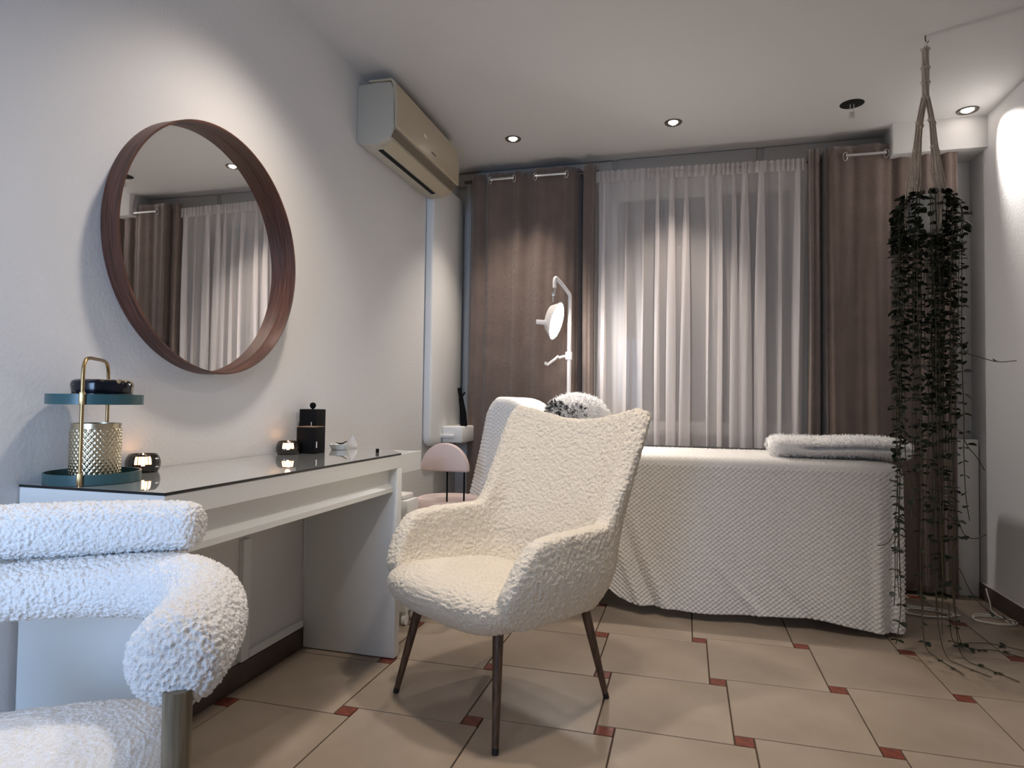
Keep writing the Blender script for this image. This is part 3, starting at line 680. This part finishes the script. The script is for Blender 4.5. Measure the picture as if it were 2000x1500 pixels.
def eyelets(par,L,z):
    for x0,x1 in L:
        for x in (x0,x1):
            n=20; bm=bmesh.new()
            tube_bm(bm,[(x+.011*math.cos(2*PI*k/n),CY-.045-.004*math.cos(2*PI*k/n),z+.023*math.sin(2*PI*k/n)) for k in range(n+1)],.0022,6)
            finish(bm,'eyelet',M_chrome,par,smooth=True,angle=60)
        tube('rod_section',[(x0,CY-.047,z+.004),(x1,CY-.047,z+.004)],.0085,M_chrome,par,12)
eyelets(ct,((.275,.43),(.565,.76)),2.375); eyelets(cr_,((2.30,2.50),),2.345)
o=tube('curtain_rod',[(.08,CY+.028,2.40),(.95,CY+.028,2.40)],.010,M_nickel,seg=14); tag(o,'dull metal curtain rod behind the left velvet curtain, under the ceiling','curtain rod',)
o=tube('curtain_rod',[(2.10,CY+.052,2.375),(2.52,CY+.052,2.375)],.010,M_nickel,seg=14); tag(o,'dull metal curtain rod behind the right velvet curtain, beside the ceiling bulkhead','curtain rod')
o=tube('curtain_rod',[(.93,CY-.002,2.368),(2.12,CY-.002,2.345)],.006,M_nickel,seg=10); tag(o,'thin dark rod that carries the white sheer curtain','curtain rod')
# sheer: overlapping folds
def sheer():
    dense,nz=900,60; s=np.linspace(0,1,dense); r=np.random.default_rng(11)
    # fold phase with irregular spacing
    w=np.interp(s,np.linspace(0,1,28),r.uniform(.25,1.9,28)); ph=np.cumsum(w); ph=ph/ph[-1]*2*PI*13
    A=np.interp(s,np.linspace(0,1,22),r.uniform(.3,1.5,22))
    G=np.zeros((nz,dense,3)); t=thing('sheer_curtain','white translucent sheer curtain gathered over the window, between the velvet curtains','curtain',(0,0,0))
    for i,z in enumerate(np.linspace(.745,2.385,nz)):
        q=(z-.745)/1.64; k=1.0-.55*q**3
        dr=.25*np.sin(1.5*q+s*17)
        x=.935+1.175*s+k*A*.030*np.sin(ph*1.0+dr)*1.6+ .007*np.sin(ph*2.3+q*2)
        y=CY-.012+k*.026*np.cos(ph+dr)*A**.5+.003*np.sin(ph*3.1+z*3)
        G[i,:,0]=np.clip(x,.925,2.125); G[i,:,1]=y; G[i,:,2]=z-.022*s*q
    link('fabric',grid_mesh('fabric',G),M_sheer,t)
    # header tape with small gathers, two plies
    n=700; s=np.linspace(0,1,n); H_=np.zeros((6,n,3))
    for i,z in enumerate(np.linspace(2.318,2.385,6)):
        H_[i,:,0]=.935+1.175*s; H_[i,:,1]=CY-.020+.010*np.sin(s*2*PI*38+3*np.sin(s*20)); H_[i,:,2]=z-.022*s
    link('header_tape',grid_mesh('header_tape',H_),M_sheer,t)
sheer()

# ================================================================ LAMP
LX,LY=.800,3.745
lp=thing('floor_lamp','white floor lamp with a glowing half-round head over the head end of the bed','lamp',(LX,LY,0))
M_lw=mat('white_lamp_metal',(.80,.79,.78),.4)
lathe('base',[(0,0),(.14,0),(.14,.018),(.12,.024),(.02,.028),(0,.028)],M_lw,lp,seg=40)
lathe('pole',[(0,.02),(.0125,.02),(.0125,1.45),(.0135,1.452),(.0135,1.458),(.0118,1.46),(.0118,1.60),(0,1.60)],M_lw,lp,seg=16)
pts=spline([(0,0,1.595),(0,0,1.62),(-.008,-.006,1.638),(-.04,-.03,1.682),(-.066,-.050,1.712),(-.076,-.058,1.718),(-.080,-.062,1.70),(-.080,-.062,1.66)],30)
tube('gooseneck',[tuple(p) for p in pts],.0115,M_lw,lp,12)
tube('joint',[(-.080,-.062,1.66),(-.080,-.062,1.635)],.006,M_chrome,lp,8)
j=lathe('swivel_knob',[(0,-.014),(.010,-.012),(.012,0),(.010,.012),(0,.014)],M_chrome,lp,seg=12); j.location=(-.085,-.068,1.622)
tube('joint',[(-.088,-.062,1.612),(-.088,-.062,1.575)],.005,M_chrome,lp,8)
# head: thick tilted crescent, luminous face towards the bed
hd=bpy.data.objects.new('lamp_head',None)
def head():
    bm=bmesh.new(); R=.112; seg=40
    # local: disc axis = +X (front), slightly conical, back narrower
    prof=[(0,-.082),(.060,-.080),(.075,-.072),(.107,-.004),(.112,.0),(.108,.004),(.100,.004)]
    rings=[]
    for r,x in prof: rings.append([bm.verts.new((x,r*.40*math.cos(2*PI*k/seg),r*math.sin(2*PI*k/seg))) for k in range(seg)] if r>0 else [bm.verts.new((x,0,0))])
    for A,B in zip(rings,rings[1:]):
        for k in range(seg):
            jn=(k+1)%seg
            if len(A)==1: bm.faces.new((A[0],B[jn],B[k]))
            else: bm.faces.new((A[k],A[jn],B[jn],B[k]))
    return bm
hrot=(0,.36,math.radians(-40)); hloc=(-.055,-.125,1.455)
o=finish(head(),'lamp_housing',M_lw,lp,smooth=True,angle=40); o.location=hloc; o.rotation_euler=hrot
bm=bmesh.new(); seg=40
ri=[bm.verts.new((.0045+.012*0,.100*.40*math.cos(2*PI*k/seg),.100*math.sin(2*PI*k/seg))) for k in range(seg)]; r2_=[bm.verts.new((.012,.085*.40*math.cos(2*PI*k/seg),.085*math.sin(2*PI*k/seg))) for k in range(seg)]
for k in range(seg): bm.faces.new((ri[k],ri[(k+1)%seg],r2_[(k+1)%seg],r2_[k]))
bm.faces.new(r2_)
o=finish(bm,'led_face',M_lamp,lp,smooth=True); o.location=hloc; o.rotation_euler=hrot
ph=box('phone_clamp',(-.055,-.015,-.014),(.03,.015,.012),M_lw,lp); ph.location=(-.125,-.10,1.452); ph.rotation_euler=(0,.12,-.3)
o=tube('clamp_arm',[(0,0,1.262),(-.035,-.01,1.258),(-.06,-.02,1.25)],.008,M_lw,lp,8)
box('clamp_knob',(-.020,-.016,1.240),(.016,.016,1.285),M_lw,lp)
o=box('hook_arm',(-.125,-.030,1.205),(-.055,-.016,1.222),M_lw,lp); 
o.location=(0,0,0)
bm=bmesh.new(); tube_bm(bm,[(-.060,-.02,1.262),(-.085,-.022,1.240),(-.128,-.024,1.208),(-.138,-.024,1.212),(-.137,-.024,1.226)],.0075,8)
bpy.data.objects.remove(o); finish(bm,'hook_arm',M_lw,lp,smooth=True,angle=50)

# ================================================================ black item on the ledge
t=thing('black_umbrella','folded black umbrella with a strap standing on the white ledge by the left curtain','umbrella',(.150,3.70,.835))
tube('canopy',[(.012,0,.0),(.006,0,.08),(-.010,0,.17)],[.022,.020,.014],M_black,t,12)
tube('tip',[(-.010,0,.17),(-.020,.0,.232)],[.013,.014],M_black,t,8)
tube('strap',[(-.006,-.014,.17),(.014,-.014,.195),(.020,-.012,.205)],.006,M_black,t,8)

# ================================================================ HANGING PLANT
PX,PY=2.401,2.907
mh=thing('macrame_hanger','knotted cotton macrame plant hanger hanging from the ceiling on the right','plant hanger',(PX,PY,0))
tube('ceiling_hook',[(0,0,ZC),(0,0,2.475),(.006,0,2.462),(.012,0,2.470)],.0025,M_nickel,mh,6)
rg=[(0.0,0.014*math.cos(a),2.452+.014*math.sin(a)) for a in np.linspace(0,2*PI,20)]
tube('hanging_ring',rg,.002,M_cable,mh,6)
bm=bmesh.new()
for k in range(6):
    a=2*PI*k/6; tube_bm(bm,[(.009*math.cos(a+q*1.6),.009*math.sin(a+q*1.6),2.44-.215*q) for q in np.linspace(0,1,14)],.0052,6)
for z in (2.437,2.36,2.30): tube_bm(bm,[(.014*math.cos(a),.014*math.sin(a),z+.003*math.sin(3*a)) for a in np.linspace(0,2*PI,14)],.005,6)
finish(bm,'wrapped_neck',M_cord,mh,smooth=True,angle=80)
PR,PZ0,PZ1=.068,1.675,1.825
for k in range(4):
    a=2*PI*k/4+.28; ca_,sa_=math.cos(a),math.sin(a); bm=bmesh.new()
    for q in range(4):
        b=q*PI/2; da,db=.0085*math.cos(b),.0085*math.sin(b)
        P_=spline([(.006*ca_+da,.006*sa_+db,2.24),(.030*ca_+da*.6,.030*sa_+db*.6,2.14),(.044*ca_+da*.8,.044*sa_+db*.8,2.02),(.060*ca_+da*1.6,.060*sa_+db*1.6,1.90),(.076*ca_+da*.7,.076*sa_+db*.7,1.82),(.076*ca_+da*.7,.076*sa_+db*.7,1.70),(.04*ca_,.04*sa_,1.655),(0,0,1.64)],36)
        tube_bm(bm,[tuple(p) for p in P_],.0027,6)
    for z,r in ((2.135,.030),(2.02,.044),(1.985,.047),(1.91,.058)):
        bmesh.ops.create_icosphere(bm,subdivisions=2,radius=.0115 if z in(2.02,2.135) else .008,matrix=Matrix.Translation((r*ca_,r*sa_,z)))
    finish(bm,'cord',M_cord,mh,smooth=True,angle=80)
bm=bmesh.new(); bmesh.ops.create_icosphere(bm,subdivisions=2,radius=.018,matrix=Matrix.Translation((0,0,1.635)))
for k in range(26):
    a=random.uniform(0,6.28); r=random.uniform(.002,.014); tube_bm(bm,[(r*.5*math.cos(a),r*.5*math.sin(a),1.63),(r*math.cos(a),r*math.sin(a),1.52),(r*1.3*math.cos(a),r*1.3*math.sin(a),1.43+random.uniform(-.02,.02))],.002,5)
finish(bm,'tassel',M_cord,mh,smooth=True,angle=80)

pt=thing('hanging_plant','trailing dark green button-leaf vine plant in a white pot, reaching the floor at right','plant',(PX,PY,0))
lathe('pot',[(0,PZ0),(PR*.78,PZ0),(PR*.86,PZ0+.01),(PR,PZ1-.012),(PR+.004,PZ1-.01),(PR+.004,PZ1),(PR-.003,PZ1),(PR-.004,PZ1-.02),(0,PZ1-.02)],mat('white_pot',(.74,.74,.70),.5),pt,seg=40)
lathe('soil',[(0,PZ1-.012),(PR-.006,PZ1-.014),(PR-.006,PZ1-.019),(0,PZ1-.019)],mat('soil',(.02,.015,.01),.95,bump=.6,bscale=200),pt,seg=24)
def leaf_me(L,W,cup):
    V=[(0,0,0)];F=[];
    pr=[(.0,.0),(.22,.40),(.5,.5),(.78,.36),(1,0)]
    V=[]
    for f,wv in pr: V+= [(f*L,-wv*W,cup*abs(wv)*W),(f*L,0,0),(f*L,wv*W,cup*abs(wv)*W)]
    for k in range(4):
        a=3*k; F+=[(a,a+1,a+4,a+3),(a+1,a+2,a+5,a+4)]
    V2=[(x,y,z-.0012) for x,y,z in V]; n=len(V); F2=[tuple(i+n for i in f[::-1]) for f in F]
    me=bpy.data.meshes.new('leaf'); me.from_pydata(V+V2,[],F+F2); me.update(); me.materials.append(M_leaf)
    for p in me.polygons: p.use_smooth=True
    return me,V,F
LM=[leaf_me(.034,.030,.35),leaf_me(.028,.027,.5),leaf_me(.024,.020,.3)]
nleaf=0; sV,sF=[],[]
vines=[]
r=random.Random(5)
for k in range(36):
    a=2*PI*k/36+r.uniform(-.1,.1); rad=r.uniform(.07,.125)
    if k%5==0: rad*=.65
    zend=r.choice([.20,.30,.42,.55,.70,.85,.95,1.05,1.15,1.25]) if k%3 else r.uniform(.02,.35)
    x1,y1=rad*math.cos(a),rad*math.sin(a)*.9
    p0=(PR*.5*math.cos(a),PR*.5*math.sin(a),PZ1-.01); P_=[p0,(PR*.95*math.cos(a),PR*.95*math.sin(a),PZ1+.018),(x1,y1,PZ1-.06)]
    z=PZ1-.06; x,y=x1,y1
    while z-.16>zend:
        z-=.16; x+=r.uniform(-.007,.007); y+=r.uniform(-.006,.006); P_.append((x,y,z))
    P_.append((x+r.uniform(-.02,.02),y+r.uniform(-.02,.02),zend))
    vines.append((P_,True))
# stray shoots that curve away
def W(x,y,z): return (x-PX,y-PY,z)
vines.append(([(.11,-.02,1.25),(.125,-.02,1.205),(.17,-.02,1.185),(.235,-.02,1.165),(.297,-.02,1.169)],False))
vines.append(([(.12,-.02,.86),(.135,-.02,.83),(.155,-.03,.80),(.185,-.03,.745)],False))
vines.append(([(-.11,-.03,.56),(-.125,-.04,.50),(-.15,-.05,.455),(-.175,-.06,.44),(-.195,-.06,.436)],False))
vines.append(([(.10,.0,.56),(.125,.0,.49),(.16,0,.475),(.20,0,.492)],False))
vines.append(([(.115,.02,.35),(.17,.03,.24),(.25,.05,.17),(.33,.08,.145),(.42,.10,.135)],False))
for q in ([(.02,-.02,.30),(.03,-.02,.12),(.05,-.04,.02),(.09,-.08,.006),(.15,-.16,.004)],
          [(.09,0,.30),(.10,.0,.08),(.12,-.02,.012),(.17,-.08,.006),(.23,-.18,.005)],
          [(.10,.05,.25),(.13,.06,.06),(.20,.12,.01),(.28,.14,.006),(.36,.08,.006)],
          [(-.02,.02,.25),(-.01,.01,.05),(.02,-.02,.008),(.05,-.12,.005),(.06,-.17,.005)],
          [(.09,.06,.2),(.12,.10,.04),(.22,.20,.008),(.30,.22,.006),(.42,.16,.006)]): vines.append((q,False))
for P_,full in vines:
    n=max(12,int(len(P_)*5)); Q=spline(P_,n)
    vn=tube('vine',[tuple(p) for p in Q],.0017,M_stem,pt,5)
    d=np.r_[0,np.cumsum(np.linalg.norm(np.diff(Q,axis=0),axis=1))]; s_=.02
    while s_<d[-1]-.01:
        p=np.array([np.interp(s_,d,Q[:,c]) for c in range(3)]); z=p[2]
        s_+= (.024 if z>1.62 else .040 if z>1.0 else .060 if z>.5 else .085)*r.uniform(.75,1.3)
        if not full and r.random()<.35: continue
        if z>1.66 and p[1]<-.02 and -.05<p[0]<.02 and r.random()<.75: continue
        a0=r.uniform(0,2*PI)
        for side in (0,1):
            if r.random()<(.06 if z>1 else .22): continue
            me,V,F=LM[r.choice((0,1,1,2) if z>.8 else (1,2,2))]; aa=a0+PI*side+r.uniform(-.4,.4); pitch=r.uniform(-.15,.75); sc=r.uniform(.8,1.25)
            Mx=Matrix.Translation(Vector(p))@Matrix.Rotation(aa,4,'Z')@Matrix.Rotation(pitch,4,'Y')@Matrix.Rotation(r.uniform(-.5,.5),4,'X')@Matrix.Scale(sc,4)
            near = p[1]<.03
            if nleaf<300 and near and r.random()<.62:
                o=bpy.data.objects.new('leaf',me); C.objects.link(o); o.parent=vn; o.matrix_local=Mx; nleaf+=1
            else:
                b0=len(sV); sV+= [tuple(Mx@Vector(v)) for v in V]; sF+=[tuple(i+b0 for i in f) for f in F]
me=bpy.data.meshes.new('foliage'); me.from_pydata(sV,[],sF); me.update(); o=link('foliage',me,M_leaf,pt,True); tag(o,kind='stuff')

# ================================================================ CABLES
def coil(name,cx,cy,R,turns,label,seed,tail=None,sq=.6):
    r=random.Random(seed); P_=[]
    if tail: P_+=tail
    for k in range(int(turns*14)):
        a=k/14*2*PI; rr=R*(1+.18*math.sin(a*.37+seed)); P_.append((cx+rr*math.cos(a)+.01*math.sin(k),cy+rr*sq*math.sin(a),.006+.0035*(k//14)+.002*math.sin(a*2+seed)))
    P_=spline(P_,len(P_)*3)
    o=tube(name,[tuple(p) for p in P_],.0032,M_cable,None,7); return tag(o,label,'cable')
coil('power_cable',2.58,3.50,.105,3.4,'loose white cable coiled on the floor behind the foot of the bed',2,tail=[(2.40,3.75,.006),(2.46,3.66,.006)])
coil('power_cable',2.84,3.47,.075,2.3,'small white cable loop on the floor against the right skirting',5,tail=[(2.944,3.80,.07),(2.93,3.72,.02),(2.90,3.62,.006)],sq=.8)
o=tube('wall_cable',[(2.952,3.86,.084),(2.952,3.3,.083),(2.952,2.6,.084),(2.952,1.5,.083)],.0045,M_cable,None,8); tag(o,'white cable running along the top of the right skirting','cable')
